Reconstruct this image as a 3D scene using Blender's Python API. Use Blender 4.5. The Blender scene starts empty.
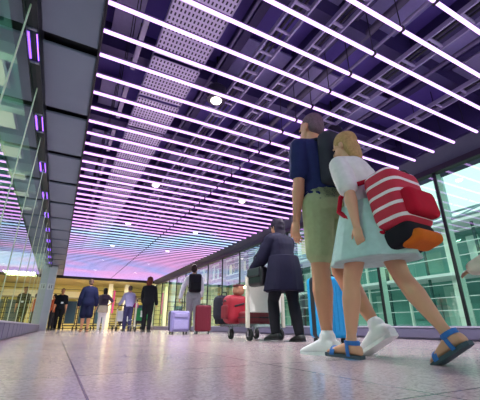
import bpy, bmesh, math, random
from mathutils import Vector as V, Matrix, Euler
random.seed(7)
PI = math.pi
R = math.radians
sc = bpy.context.scene
col = sc.collection
H = 2.785           # height of the light-tube plane
XL, XR = -0.63, 5.0  # glass planes
YF = 20.9           # far header
YB = -5.0           # hall end behind the camera, left open to let daylight in

# ---------------------------------------------------------------- materials
def lin(c):
    if isinstance(c, str):
        c = [int(c[i:i+2], 16)/255 for i in (0, 2, 4)]
    return tuple(x/12.92 if x <= .04045 else ((x+.055)/1.055)**2.4 for x in c) + (1,)

class NT:
    def __init__(s, name):
        s.m = bpy.data.materials.new(name); s.m.use_nodes = True
        s.t = s.m.node_tree; s.t.nodes.clear()
        s.out = s.n('ShaderNodeOutputMaterial')
    def n(s, t, **kw):
        x = s.t.nodes.new(t)
        for k, v in kw.items(): setattr(x, k, v)
        return x
    def l(s, a, b): s.t.links.new(a, b)
    def math(s, op, a, b=None):
        x = s.n('ShaderNodeMath', operation=op)
        for i, q in enumerate((a, b)):
            if q is None: continue
            if isinstance(q, (int, float)): x.inputs[i].default_value = q
            else: s.l(q, x.inputs[i])
        return x.outputs[0]
    def mixc(s, fac, a, b):
        x = s.n('ShaderNodeMix', data_type='RGBA')
        for i, q in ((0, fac), (6, a), (7, b)):
            if isinstance(q, (int, float, tuple)): x.inputs[i].default_value = q
            else: s.l(q, x.inputs[i])
        return x.outputs[2]

MC = {}
def mat(c, rough=.6, metal=0., var=.12, scale=30., bump=.0, spec=.5, sheen=0.):
    """noise-varied procedural surface"""
    key = (c if isinstance(c, str) else tuple(c), rough, metal, var, scale, bump, spec)
    if key in MC: return MC[key]
    n = NT('surface_' + str(c)); L = lin(c)
    b = n.n('ShaderNodeBsdfPrincipled'); n.l(b.outputs[0], n.out.inputs[0])
    tc = n.n('ShaderNodeTexCoord')
    no = n.n('ShaderNodeTexNoise'); no.inputs['Scale'].default_value = scale; no.inputs['Detail'].default_value = 3
    n.l(tc.outputs['Object'], no.inputs['Vector'])
    d = tuple(x*(1-var) for x in L[:3]) + (1,); e = tuple(min(1, x*(1+var)) for x in L[:3]) + (1,)
    n.l(n.mixc(no.outputs[0], d, e), b.inputs['Base Color'])
    b.inputs['Roughness'].default_value = rough; b.inputs['Metallic'].default_value = metal
    b.inputs['Specular IOR Level'].default_value = spec
    if bump:
        bp = n.n('ShaderNodeBump'); bp.inputs['Strength'].default_value = bump
        n.l(no.outputs[0], bp.inputs['Height']); n.l(bp.outputs[0], b.inputs['Normal'])
    MC[key] = n.m
    return n.m

def cloth(c): return mat(c, .85, 0, .18, 22, .25, .2)

def emis(c, s):
    key = ('e', c, s)
    if key in MC: return MC[key]
    n = NT('glow_' + str(c)); e = n.n('ShaderNodeEmission'); n.l(e.outputs[0], n.out.inputs[0])
    no = n.n('ShaderNodeTexNoise'); no.inputs['Scale'].default_value = 3
    L = lin(c); n.l(n.mixc(no.outputs[0], tuple(x*.93 for x in L[:3]) + (1,), L), e.inputs[0])
    e.inputs[1].default_value = s
    MC[key] = n.m
    return n.m

def glass_mat(name, tint, f0, power, rough=0., refl=1.):
    n = NT(name)
    tr = n.n('ShaderNodeBsdfTransparent'); tr.inputs[0].default_value = lin(tint)
    gl = n.n('ShaderNodeBsdfGlossy'); gl.inputs['Roughness'].default_value = rough
    gl.inputs[0].default_value = (refl*.93, refl, refl*.98, 1)
    lw = n.n('ShaderNodeLayerWeight'); lw.inputs[0].default_value = .5
    p = n.math('POWER', lw.outputs['Facing'], power)
    f = n.math('ADD', n.math('MULTIPLY', p, 1-f0), f0)
    no = n.n('ShaderNodeTexNoise'); no.inputs['Scale'].default_value = .8
    f = n.math('MULTIPLY', f, n.math('ADD', n.math('MULTIPLY', no.outputs[0], .1), .93))
    mx = n.n('ShaderNodeMixShader'); n.l(f, mx.inputs[0]); n.l(tr.outputs[0], mx.inputs[1]); n.l(gl.outputs[0], mx.inputs[2])
    n.l(mx.outputs[0], n.out.inputs[0])
    return n.m

def floor_mat():
    n = NT('polished_terrazzo'); b = n.n('ShaderNodeBsdfPrincipled'); n.l(b.outputs[0], n.out.inputs[0])
    tc = n.n('ShaderNodeTexCoord')
    vo = n.n('ShaderNodeTexVoronoi'); vo.inputs['Scale'].default_value = 110; n.l(tc.outputs['Object'], vo.inputs['Vector'])
    ramp = n.n('ShaderNodeValToRGB'); cr = ramp.color_ramp
    cr.elements[0].position = 0; cr.elements[0].color = lin('a7949c')
    cr.elements[1].position = 1; cr.elements[1].color = lin('d8c6c6')
    e = cr.elements.new(.45); e.color = lin('c4b0b3')
    sep = n.n('ShaderNodeSeparateColor'); n.l(vo.outputs['Color'], sep.inputs[0]); n.l(sep.outputs[0], ramp.inputs[0])
    no = n.n('ShaderNodeTexNoise'); no.inputs['Scale'].default_value = 1.3; no.inputs['Detail'].default_value = 5
    n.l(tc.outputs['Object'], no.inputs['Vector'])
    c = n.mixc(n.math('MULTIPLY', no.outputs[0], .45), ramp.outputs[0], lin('b8a2a9'))
    br = n.n('ShaderNodeTexBrick'); br.offset = 0; br.inputs['Scale'].default_value = 1
    br.inputs['Brick Width'].default_value = .9; br.inputs['Row Height'].default_value = .9
    br.inputs['Mortar Size'].default_value = .0045; br.inputs['Color1'].default_value = (1, 1, 1, 1)
    br.inputs['Color2'].default_value = (.9, .9, .9, 1); br.inputs['Mortar'].default_value = (.3, .25, .28, 1)
    mp = n.n('ShaderNodeMapping'); mp.inputs['Location'].default_value = (-.11, .2, 0)
    n.l(tc.outputs['Object'], mp.inputs[0]); n.l(mp.outputs[0], br.inputs['Vector'])
    mm = n.n('ShaderNodeMix', data_type='RGBA', blend_type='MULTIPLY'); mm.inputs[0].default_value = 1
    n.l(c, mm.inputs[6]); n.l(br.outputs['Color'], mm.inputs[7]); n.l(mm.outputs[2], b.inputs['Base Color'])
    n.l(n.math('ADD', n.math('MULTIPLY', no.outputs[0], .10), .13), b.inputs['Roughness'])
    b.inputs['Specular IOR Level'].default_value = .5
    return n.m

def tube_mat():
    """diffuser tubes whose colour programme runs along the hall"""
    n = NT('colour_changing_tube'); e = n.n('ShaderNodeEmission'); n.l(e.outputs[0], n.out.inputs[0])
    g = n.n('ShaderNodeNewGeometry'); s = n.n('ShaderNodeSeparateXYZ'); n.l(g.outputs['Position'], s.inputs[0])
    no = n.n('ShaderNodeTexNoise'); no.inputs['Scale'].default_value = .33; no.inputs['Detail'].default_value = 1
    n.l(g.outputs['Position'], no.inputs['Vector'])
    f = n.math('ADD', n.math('DIVIDE', s.outputs[1], 21.), n.math('MULTIPLY', n.math('SUBTRACT', no.outputs[0], .5), .42))
    r = n.n('ShaderNodeValToRGB'); cr = r.color_ramp
    stops = [(0, 'deacff'), (.2, 'dea6ff'), (.34, 'e49eff'), (.43, 'e4a0f8'), (.50, 'a8d0f4'), (.56, 'cdb4f4'), (.66, 'f2aeea'), (.76, 'b2b4f8'), (.86, 'efb0ec'), (1, 'cbaef6')]
    cr.elements[0].position = 0; cr.elements[0].color = lin(stops[0][1])
    cr.elements[1].position = 1; cr.elements[1].color = lin(stops[-1][1])
    for p, c in stops[1:-1]:
        q = cr.elements.new(p); q.color = lin(c)
    n.l(f, r.inputs[0]); n.l(r.outputs[0], e.inputs[0])
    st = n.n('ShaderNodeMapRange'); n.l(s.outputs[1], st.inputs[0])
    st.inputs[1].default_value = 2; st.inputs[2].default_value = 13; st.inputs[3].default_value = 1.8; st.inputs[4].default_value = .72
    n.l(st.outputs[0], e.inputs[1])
    return n.m

def perf_mat():
    n = NT('perforated_steel'); b = n.n('ShaderNodeBsdfPrincipled'); n.l(b.outputs[0], n.out.inputs[0])
    tc = n.n('ShaderNodeTexCoord'); s = n.n('ShaderNodeSeparateXYZ'); n.l(tc.outputs['Object'], s.inputs[0])
    fx = n.math('FRACT', n.math('MULTIPLY', s.outputs[0], 1/.040)); fy = n.math('FRACT', n.math('MULTIPLY', s.outputs[1], 1/.066))
    k = n.math('MULTIPLY', n.math('COMPARE', fx, .5), 1)
    a = n.math('LESS_THAN', n.math('ABSOLUTE', n.math('SUBTRACT', fx, .5)), .22)
    c = n.math('LESS_THAN', n.math('ABSOLUTE', n.math('SUBTRACT', fy, .5)), .30)
    n.l(n.mixc(n.math('MULTIPLY', a, c), lin('c9c6d6'), lin('23202c')), b.inputs['Base Color'])
    b.inputs['Roughness'].default_value = .5
    return n.m

def slat_mat():
    """pale yellow horizontal boards"""
    n = NT('yellow_boards'); b = n.n('ShaderNodeBsdfPrincipled'); n.l(b.outputs[0], n.out.inputs[0])
    tc = n.n('ShaderNodeTexCoord'); s = n.n('ShaderNodeSeparateXYZ'); n.l(tc.outputs['Object'], s.inputs[0])
    f = n.math('FRACT', n.math('MULTIPLY', s.outputs[2], 1/.33))
    c = n.math('LESS_THAN', f, .14)
    no = n.n('ShaderNodeTexNoise'); no.inputs['Scale'].default_value = .7
    base = n.mixc(no.outputs[0], lin('c9bd72'), lin('efe3a6'))
    n.l(n.mixc(c, base, lin('6f6640')), b.inputs['Base Color']); b.inputs['Roughness'].default_value = .5
    return n.m

def stripe_mat(c1, c2, per, wid, axis=2, rough=.7):
    n = NT('striped_fabric'); b = n.n('ShaderNodeBsdfPrincipled'); n.l(b.outputs[0], n.out.inputs[0])
    tc = n.n('ShaderNodeTexCoord'); s = n.n('ShaderNodeSeparateXYZ'); n.l(tc.outputs['Object'], s.inputs[0])
    f = n.math('FRACT', n.math('MULTIPLY', s.outputs[axis], 1/per))
    n.l(n.mixc(n.math('LESS_THAN', f, wid), lin(c1), lin(c2)), b.inputs['Base Color']); b.inputs['Roughness'].default_value = rough
    return n.m

M = dict(
    floor=floor_mat(), tube=tube_mat(), perf=perf_mat(), slat=slat_mat(),
    deck=mat('58499a', .7, 0, .3, 1.5), beam=mat('332c58', .5), steel=mat('a3a0b8', .4, .3), track=mat('232430', .35, .3),
    panel=mat('8089a3', .55, 0, .08, 3), dark=mat('191922', .5), black=mat('0e0e12', .5), rubber=mat('1b1b1e', .8),
    grey=mat('8c8a94', .5), curb=mat('6c6885', .5, .0, .12, 5), curbtop=mat('b3b0c4', .4), frame=mat('15171c', .4, .2),
    gframe=mat('c2d2b8', .4, .1), clad=mat('cfd0dc', .4, .1, .06, 4), white=mat('e8e8ea', .45, 0, .05),
    cream=mat('dcd6c8', .45, 0, .05), chrome=mat('b9bac0', .2, .9), red=mat('9c1230', .5), dred=mat('6c0c20', .45),
    lav=mat('9a90c4', .4), glassL=glass_mat('wall_glass_green', 'b7d6c8', .10, 3.2),
    glassR=glass_mat('window_glass', 'cdeae2', .08, 1.4), skin=None)

# ---------------------------------------------------------------- mesh helpers
def newobj(name, bm, m, parent=None, smooth=False):
    bmesh.ops.recalc_face_normals(bm, faces=bm.faces)
    me = bpy.data.meshes.new(name); bm.to_mesh(me); bm.free()
    if smooth: me.polygons.foreach_set('use_smooth', [True]*len(me.polygons))
    o = bpy.data.objects.new(name, me); col.objects.link(o)
    if m: me.materials.append(m)
    if parent: o.parent = parent
    return o

def box(bm, c, s, rot=None, bev=0, seg=2):
    r = bmesh.ops.create_cube(bm, size=1)
    vs = r['verts']
    for v in vs: v.co = V((v.co.x*s[0], v.co.y*s[1], v.co.z*s[2]))
    if bev:
        es = list({e for v in vs for e in v.link_edges})
        q = bmesh.ops.bevel(bm, geom=es, offset=bev, segments=seg, profile=.5, affect='EDGES')
        vs = list({v for f in q['faces'] for v in f.verts} | {v for v in vs if v.is_valid})
    mx = Matrix.Translation(V(c)) @ (Euler(rot).to_matrix().to_4x4() if rot else Matrix())
    for v in vs: v.co = mx @ v.co
    return vs

def loft(bm, rings, cap=True):
    vr = [[bm.verts.new(p) for p in r] for r in rings]
    n = len(vr[0])
    for a, b in zip(vr, vr[1:]):
        for i in range(n): bm.faces.new((a[i], a[(i+1) % n], b[(i+1) % n], b[i]))
    if cap:
        bm.faces.new(vr[0][::-1]); bm.faces.new(vr[-1])

def ering(c, ax, ay, rx, ry, n=16, sq=2.):
    out = []
    for i in range(n):
        t = 2*PI*i/n; ct, st = math.cos(t), math.sin(t)
        e = 2/sq
        out.append(V(c) + ax*(rx*math.copysign(abs(ct)**e, ct)) + ay*(ry*math.copysign(abs(st)**e, st)))
    return out

def basis(d):
    d = d.normalized(); a = V((1, 0, 0)) if abs(d.x) < .8 else V((0, 1, 0))
    y = d.cross(a).normalized(); return y.cross(d).normalized(), y

def tube(bm, a, b, r1, r2=None, n=10):
    a, b = V(a), V(b); r2 = r1 if r2 is None else r2
    x, y = basis(b-a); loft(bm, [ering(a, x, y, r1, r1, n), ering(b, x, y, r2, r2, n)])

def pipe(bm, pts, r, n=8):
    pts = [V(p) for p in pts]; rings = []
    for i, p in enumerate(pts):
        d = (pts[min(i+1, len(pts)-1)] - pts[max(i-1, 0)])
        x, y = basis(d); rings.append(ering(p, x, y, r, r, n))
    loft(bm, rings)

def limb(bm, a, b, prof, n=14, flat=1.):
    """round-ended limb from a to b; prof = [(t, r), ...]"""
    a, b = V(a), V(b); d = b-a; L = d.length; d.normalize(); x, y = basis(d)
    r0, r1 = prof[0][1], prof[-1][1]; rings = []
    for k in (80, 50, 20): rings.append(ering(a - d*r0*math.sin(R(k)), x, y, r0*math.cos(R(k)), r0*math.cos(R(k))*flat, n))
    for t, r in prof: rings.append(ering(a + d*L*t, x, y, r, r*flat, n))
    for k in (20, 50, 80): rings.append(ering(b + d*r1*math.sin(R(k)), x, y, r1*math.cos(R(k)), r1*math.cos(R(k))*flat, n))
    loft(bm, rings)

def ell(bm, c, r, rot=None, n=16, m=10):
    mx = rot if rot else Matrix.Identity(3); rings = []
    for i in range(m):
        th = -PI/2 + PI*(i+.5)/m
        rings.append([V(c) + mx @ V((r[0]*math.cos(th)*math.cos(2*PI*j/n), r[1]*math.cos(th)*math.sin(2*PI*j/n), r[2]*math.sin(th))) for j in range(n)])
    loft(bm, rings)

def fuse(name, bm, m, parent, vox, it=4, fac=.5):
    """weld overlapping closed shells into one continuous smooth skin"""
    bmesh.ops.recalc_face_normals(bm, faces=bm.faces)
    me = bpy.data.meshes.new(name); bm.to_mesh(me); bm.free()
    o = bpy.data.objects.new(name, me); col.objects.link(o)
    r = o.modifiers.new('r', 'REMESH'); r.mode = 'VOXEL'; r.voxel_size = vox
    s = o.modifiers.new('s', 'SMOOTH'); s.iterations = it; s.factor = fac
    dg = bpy.context.evaluated_depsgraph_get(); dg.update()
    nm = bpy.data.meshes.new_from_object(o.evaluated_get(dg))
    o.modifiers.clear(); o.data = nm; nm.name = name; bpy.data.meshes.remove(me)
    nm.polygons.foreach_set('use_smooth', [True]*len(nm.polygons))
    nm.materials.clear(); nm.materials.append(m)
    o.parent = parent
    return o

def thing(name, label, cat, loc=(0, 0, 0), rz=0, group=None):
    o = bpy.data.objects.new(name, None); col.objects.link(o); o.empty_display_size = .1
    o.location = loc; o.rotation_euler = (0, 0, rz); o['label'] = label; o['category'] = cat
    if group: o['group'] = group
    return o
def tag(o, label, cat, group=None):
    o['label'] = label; o['category'] = cat
    if group: o['group'] = group
    return o
def struct(name, bm, m, parent=None):
    o = newobj(name, bm, m, parent)
    if not parent: o['kind'] = 'structure'
    return o
def dup(root, loc, rz=0, label=None):
    r = root.copy(); col.objects.link(r); r.location = loc; r.rotation_euler = (0, 0, rz)
    if label: r['label'] = label
    for ch in list(root.children):
        c = ch.copy(); col.objects.link(c); c.parent = r
        for g in ch.children:
            d = g.copy(); col.objects.link(d); d.parent = c
    return r
ONES = 'zeroth first second third fourth fifth sixth seventh eighth ninth tenth eleventh twelfth thirteenth fourteenth fifteenth sixteenth seventeenth eighteenth nineteenth'.split()
def nth(n):
    if n < 20: return ONES[n]
    t = n//10; w = ['', '', 'twent', 'thirt', 'fort', 'fift', 'sixt'][t]
    return w + 'ieth' if n % 10 == 0 else w + 'y-' + ONES[n % 10]
def B(*boxes):
    bm = bmesh.new()
    for b in boxes: box(bm, *b)
    return bm
def span(x0, x1, y0, y1, z0, z1): return ((x0+x1)/2, (y0+y1)/2, (z0+z1)/2), (x1-x0, y1-y0, z1-z0)

# ---------------------------------------------------------------- setting
struct('floor', B(span(-6, 16, YB, 29, -.1, 0)), M['floor'])
struct('ceiling', B(span(XL-.2, XR+.35, YB, YF+.2, 3.62, 3.72)), M['deck'])
# dark flat soffit panels along the left glass, with a shadow gap between neighbours
k = 0
gaps = [2.98-1.27*j for j in range(4, 0, -1)] + [2.98+1.27*j for j in range(0, 15)]
for g0, g1 in zip(gaps, gaps[1:]):
    k += 1
    struct('ceiling_panel_%d' % k, B((*span(-.575, -.085, g0+.07, g1-.07, 2.785, 2.82), None, .008)), M['panel'])
struct('trim_1', B(span(-.60, -.06, YB, YF, 2.87, 2.9)), M['dark'])        # dark recess behind the soffit panels
struct('trim_2', B(span(-.085, -.065, YB, YF, 2.76, 2.90)), M['track'])       # edge strip between soffit and tubes
struct('trim_3', B(span(-.66, -.575, YB, YF, 2.70, 2.90), span(-.585, -.575, YB, YF, 2.66, 2.72)), M['track'])   # light track over the glass
# right edge: sloping soffit and glass head beam
bm = bmesh.new(); loft(bm, [[V((4.93, y, 2.86)), V((5.15, y, 2.86)), V((5.15, y, 2.52)), V((5.08, y, 2.52))] for y in (YB, YF)])
struct('trim_4', bm, mat('4b5361', .5))
struct('trim_5', B(span(4.93, 5.06, YB, YF, 2.47, 2.56)), M['frame'])
struct('trim_6', B(span(4.86, 4.93, YB, YF, 2.84, 3.0)), M['beam'])
struct('wall_upper_right', B(span(5.06, 5.3, YB, YF, 2.5, 3.7)), M['beam'])
struct('wall_upper_left', B(span(-.8, -.66, YB, YF, 2.72, 3.7)), M['dark'])
struct('wall_header_far', B(span(-.7, 5.2, YF, YF+.15, 2.66, 3.65)), M['dark'])
# low heater casing along both glass walls
def curb(x0, x1, front, y0, y1, step, hgt, nm):
    bms = bmesh.new(); y = y0
    while y < y1:
        box(bms, *span(x0, x1, y+.03, min(y+step, y1)-.03, .02, hgt-.025), None, .012); y += step
    box(bms, *span(x0+(.04 if x0 > 0 else 0), x1-(.0 if x0 > 0 else .04), y0, y1, .0, hgt-.03))
    struct(nm, bms, M['curb'])
    struct(nm + '_top', B((*span(x0-.012, x1+.012, y0, y1, hgt-.025, hgt), None, .006)), M['curbtop'])
curb(4.72, 5.02, 4.72, YB, YF, 4.0, .185, 'baseboard_right')
curb(-.66, -.595, -.595, YB, 17.3, .62, .25, 'baseboard_left')
# glass walls: panes and mullions
def glazing(x, ys, z0, z1, gm, fm, w, d, nm0, side):
    for i, (a, b) in enumerate(zip(ys, ys[1:])):
        bm = bmesh.new()
        vs = [bm.verts.new(p) for p in ((x, a, z0), (x, b, z0), (x, b, z1), (x, a, z1))]; bm.faces.new(vs)
        p = struct('window_%d' % (nm0+i), bm, gm)
        if side > 0:
            struct('mullion', B((*span(x-.02, x+.01, b-w/2, b+w/2, z0, z1), None, .004)), fm, p)
            struct('mullion_lit_side', B((*span(x+.015, x+.15, b-.012, b+.012, z0, z1), None, .004)), mat('bcd2c4', .4), p)  # pale strip paints in the lit side face of the dark mullion
        else: struct('mullion', B((*span(x-d/2, x+d/2, b-w/2, b+w/2, z0, z1), None, .004)), fm, p)
ysR = [2.77+1.345*j for j in range(-5, 14)]
glazing(XR, ysR, .18, 2.5, M['glassR'], M['frame'], .045, .09, 1, 1)
ysL = [2.56+1.17*j for j in range(-5, 14)]
glazing(XL, ysL, .23, 2.72, M['glassL'], M['gframe'], .014, .012, 40, -1)
# metal clad column at the far end of the left glass
struct('wall_column_left', B((*span(-.66, -.33, 17.3, 17.9, 0, 2.76), None, .02)), M['clad'])
sg = thing('wall_sign', 'small white square pictogram sign on the grey metal column', 'sign', (-.48, 17.3, 1.83))
newobj('sign_plate', B(((0, -.012, 0), (.24, .015, .26))), M['white'], sg)
newobj('pictogram', B(((-.04, -.024, -.03), (.05, .008, .10)), ((.045, -.024, .0), (.035, .008, .16)), ((-.04, -.024, .06), (.04, .008, .04))), M['grey'], sg)

# far yellow hall behind the header
struct('wall_far', B(span(-5, 6.2, 27.5, 27.7, 0, 4)), M['slat'])
struct('ceiling_far', B(span(-5, 6.2, YF+.15, 27.5, 2.95, 3.05)), mat('b7ad84', .6))
struct('wall_far_right', B(span(6.0, 6.2, YF+.2, 27.5, 0, 3)), mat('9fc0b4', .5))
struct('wall_column_middle', B((*span(2.87, 3.15, 25.0, 25.3, 0, 2.95), None, .02)), M['white'])
struct('wall_column_right', B((*span(3.95, 4.25, 25.0, 25.3, 0, 2.95), None, .02)), M['white'])
b_ = thing('poster_banner', 'narrow magenta banner on the left white column of the yellow hall', 'banner', (3.3, 25.1, 0))
newobj('banner_cloth', B(((0, 0, 1.75), (.12, .04, 1.5))), mat('c03a8c', .5), b_); newobj('banner_pole', B(((-.07, 0, 1.3), (.03, .03, 2.6))), M['chrome'], b_)
b_ = thing('poster_banner', 'narrow magenta banner on the right white column of the yellow hall', 'banner', (4.4, 25.1, 0))
newobj('banner_cloth', B(((0, 0, 1.75), (.16, .04, 1.5))), mat('c03a8c', .5), b_); newobj('banner_pole', B(((-.1, 0, 1.3), (.03, .03, 2.6))), M['chrome'], b_)
for i, (x, z, w) in enumerate([(-1.2, 2.1, 1.5), (1.2, 2.3, 2.0), (4.6, 2.0, 1.6)]):
    s_ = thing('wall_panel_sign', ['pale blank panel on the yellow wall behind the column', 'wide pale blank panel on the yellow wall above the trolleys', 'pale blank panel on the yellow wall at the right end'][i], 'panel', (x, 27.4, z))
    newobj('panel_face', B(((0, 0, 0), (w, .06, .42), None, .01)), mat('f0ecd8', .5), s_); newobj('panel_edge', B(((0, .01, -.23), (w+.05, .09, .05))), M['grey'], s_)

# concourse beyond the left glass
struct('wall_left', B(span(-5.2, -5, YB, 29, 0, 6)), mat('3a6a66', .4, 0, .3, .6))
struct('ceiling_left', B(span(-5, -.8, YB, 29, 5.3, 5.4)), mat('4f7d76', .6))
for i in range(7):
    y = 1.0+2.4*i
    p = thing('steel_post', 'pale green steel post beyond the left glass, %s from the camera' % nth(i+1), 'post', (-2.6, y, 0))
    newobj('shaft', B(((0, 0, 2.15), (.14, .14, 4.3), None, .01)), mat('6f8f84', .4), p); newobj('foot', B(((0, 0, .03), (.3, .3, .06))), M['grey'], p)
    q = thing('wall_panel', 'beige wall panel high beyond the left glass, %s from the camera' % nth(i+1), 'panel', (-4.95, y+1.1, 2.9))
    newobj('board', B(((0, 0, 0), (.06, 1.0, .9), None, .02)), mat('b9b49a', .5), q); newobj('bracket', B(((-.01, 0, -.52), (.1, .9, .06))), M['grey'], q)

for i in range(9):
    y = .6+1.9*i
    t = thing('ceiling_girder', 'pale steel girder under the ceiling beyond the left glass, %s from the camera' % nth(i+1), 'girder', (-2.9, y, 5.1))
    newobj('girder_web', B(((0, 0, 0), (4.0, .05, .3))), mat('8fb0a2', .5), t); newobj('girder_flange', B(((0, 0, -.16), (4.0, .22, .03))), mat('b9c9b0', .5), t)
    t = thing('ceiling_panel_light', 'added square cream glow panel under the ceiling beyond the left glass, %s from the camera' % nth(i+1), 'light', (-2.1, y+.95, 5.2))  # glowing panels added to brighten the view through the left glass
    newobj('glow_face', B(((0, 0, 0), (.5, .9, .02))), emis('f2ead0', .9), t); newobj('light_frame', B(((0, 0, .02), (.6, 1.0, .04))), M['grey'], t)
# ---------------------------------------------------------------- buildings outside the right glass
def building(X, y0, y1, floors, fh, label, zb=-3.0, bay=2.2, tint='6fa59b'):
    b = thing('terminal_building', label, 'building', (X, (y0+y1)/2, zb)); L = y1-y0; hgt = floors*fh
    newobj('glass_facade', B(((.9, 0, hgt/2), (.1, L, hgt))), mat(tint, .15, 0, .3, .45), b)
    for f in range(floors+1):
        newobj('floor_slab', B(((.2, 0, f*fh), (1.4, L, .09))), M['white'], b)
        if f < floors:
            newobj('rail', B(((-.4, 0, f*fh+.55), (.03, L, .022)), ((-.4, 0, f*fh+.95), (.03, L, .022)), ((-.4, 0, f*fh+1.35), (.03, L, .018))), M['white'], b)
            rnd = random.Random(f+7)
            for j in range(int(L/bay)):
                if rnd.random() < .6:
                    cc = rnd.choice(['f6f0c4', 'c9ebe0', '2f6b66', '4f8f88', 'dff3ec', 'e4f4ee', '9fc6b8', 'efe6b0'])
                    newobj('blind', B(((.8, -L/2+bay*(j+.5)+rnd.uniform(-.3, .3), f*fh+fh*.45), (.06, bay*rnd.uniform(.35, .9), fh*rnd.uniform(.5, .85)))), mat(cc, .6), b)
    for j in range(int(L/bay)+1):
        newobj('column', B(((-.1, -L/2+bay*j, hgt/2), (.09 if j % 3 else .2, .06 if j % 3 else .16, hgt))), mat(['dfe8dc', '24484a'][j % 2], .4), b)
    bm = bmesh.new(); n = int(L/1.2)
    for j in range(n):
        a = -L/2+1.2*j; z = hgt+.1
        tube(bm, (-.5, a, z), (.3, a+.6, z+.45), .03, n=6); tube(bm, (.3, a+.6, z+.45), (-.5, a+1.2, z), .03, n=6)
    tube(bm, (.3, -L/2, hgt+.55), (.3, L/2, hgt+.55), .04, n=6); tube(bm, (-.5, -L/2, hgt+.1), (-.5, L/2, hgt+.1), .05, n=6)
    newobj('roof_truss', bm, mat('7f8f98', .4), b)
    return b
building(11.5, 1, 29, 4, 1.65, 'long glazed building with white floor slabs outside the right windows', -3.2, .9)
building(22, -14, 34, 4, 2.3, 'taller pale glass building behind the glazed one outside', -3.0, 3.1, '8fbdb4')
building(13.5, 17, 46, 5, 1.85, 'dark teal glazed wing with white floor slabs far along the right windows', -3.0, 1.4, '3f7a74')
for i, (y, z) in enumerate([(2.5, 4.6), (6.0, 4.9), (10, 5.1)]):
    t = thing('roof_mast', 'thin white steel mast on the roof outside, %s from the camera' % nth(i+1), 'mast', (11.2, y, 3.4))
    bm = bmesh.new(); tube(bm, (0, 0, 0), (0, 0, 4), .06); tube(bm, (0, .25, 0), (0, .25, 4), .04)
    newobj('pole', bm, mat('93adb0', .4), t)
    bm = bmesh.new()
    for q in range(8): tube(bm, (0, 0, q*.5), (0, .25, q*.5+.25), .02)
    newobj('lattice', bm, mat('93adb0', .4), t)

# ---------------------------------------------------------------- ceiling services
def light_tube(label):
    t = thing('ceiling_light_tube', label, 'light', group='light tubes across the ceiling')
    for a, b in ((-.06, 2.405), (2.43, 4.89)):
        bm = bmesh.new(); tube(bm, (a, 0, 0), (b, 0, 0), .0175, n=10); newobj('diffuser', bm, M['tube'], t, True)
    newobj('joint', B(((2.418, 0, .004), (.028, .05, .052))), M['dark'], t)
    newobj('channel', B(((2.415, 0, .030), (4.95, .014, .018))), mat('6a6080', .5), t)
    for x in (.2, 2.42, 4.6):
        bm = bmesh.new(); tube(bm, (x, 0, .038), (x, 0, .84), .005, n=6); newobj('hanger', bm, M['dark'], t)
    return t
first = None; cnt = 0
for k in range(-16, 57):
    y = 2.31+.328*k; 
    if y > YF-.1: continue
    vis = k+5
    lab = 'glowing violet-white light tube crossing the ceiling, %s counted from the top of the picture' % nth(vis) if 1 <= vis <= 60 else 'light tube on the ceiling behind the viewer, out of the picture'
    if not first: first = light_tube(lab); first.location = (0, y, H)
    else: dup(first, (0, y, H), 0, lab)

# perforated trays
pt = None
for k in range(-3, 24):
    y = 2.2+.80*k
    lab = 'pale perforated steel tray above the light tubes, %s counted from the camera end' % nth(k+4)
    if pt is None:
        pt = thing('perforated_ceiling_tray', lab, 'tray', (0.47, y, 3.04), 0, 'perforated trays above the light tubes')
        newobj('perforated_plate', B(((.28, .37, .006), (.56, .74, .012))), M['perf'], pt)
        for q in (0, .56): newobj('side_flange', B(((q, .37, .03), (.012, .74, .08))), M['steel'], pt)
    else: dup(pt, (0.47, y, 3.04), 0, lab)
# slim bar lights beside the trays (unlit channel pieces)
pb = None
for k in range(-2, 18):
    y = 2.55+1.1*k
    lab = 'slim grey metal channel beside the perforated trays, %s counted from the camera end' % nth(k+3)
    if pb is None:
        pb = thing('metal_channel', lab, 'channel', (0.3, y, 3.02), 0, 'slim channels beside the perforated trays')
        newobj('channel_body', B(((0, .38, .02), (.055, .76, .04), None, .006)), mat('9c98a8', .5), pb)
        newobj('channel_clip', B(((0, .12, .045), (.08, .03, .02)), ((0, .64, .045), (.08, .03, .02))), M['dark'], pb)
    else: dup(pb, (0.3, y, 3.02), 0, lab)
def run_along(name, label, cat, x, z):
    t = thing(name, label, cat, (x, 0, z)); return t
for i, (x, z, w) in enumerate([(1.62, 3.12, .2), (2.08, 3.12, .16), (3.18, 3.1, .26), (4.3, 3.12, .18)]):
    t = run_along('cable_ladder', '%s steel cable ladder from the left above the light tubes' % nth(i+1), 'cable ladder', x, z)
    for q in (-w/2, w/2): newobj('side_rail', B(((q, 8, 0), (.02, 25.6, .06))), M['steel'], t)
    rg = None
    for j in range(60):
        if rg is None: rg = newobj('rung', B(((0, 0, 0), (w, .03, .02))), M['steel'], t)
        else: rg = rg.copy(); col.objects.link(rg)
        rg.location = (0, .4+.34*j, 0)
    for q, rr in ((-.03, .018), (.03, .014)):
        bm = bmesh.new(); tube(bm, (q, -4.8, .025), (q, 20.8, .025), rr); newobj('cable', bm, M['dark'], t)
for i, (x, z, r, c) in enumerate([(1.25, 3.2, .02, '6b6480'), (2.6, 3.3, .045, '5a5668'), (3.75, 3.25, .03, '6b6480'), (2.75, 3.2, .02, '8c88a0')]):
    bm = bmesh.new(); tube(bm, (x, -4.9, z), (x, 20.8, z), r, n=12)
    tag(newobj('service_pipe', bm, mat(c, .4, .4), None, True), '%s slim pipe from the left running the length of the ceiling' % nth(i+1), 'pipe')
for i, (x, w) in enumerate([(1.42, .1), (2.32, .22), (3.5, .2), (4.05, .1)]):
    struct('trim_%d' % (10+i), B(span(x-w/2, x+w/2, YB, YF, 3.38, 3.62)), M['beam'])
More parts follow.
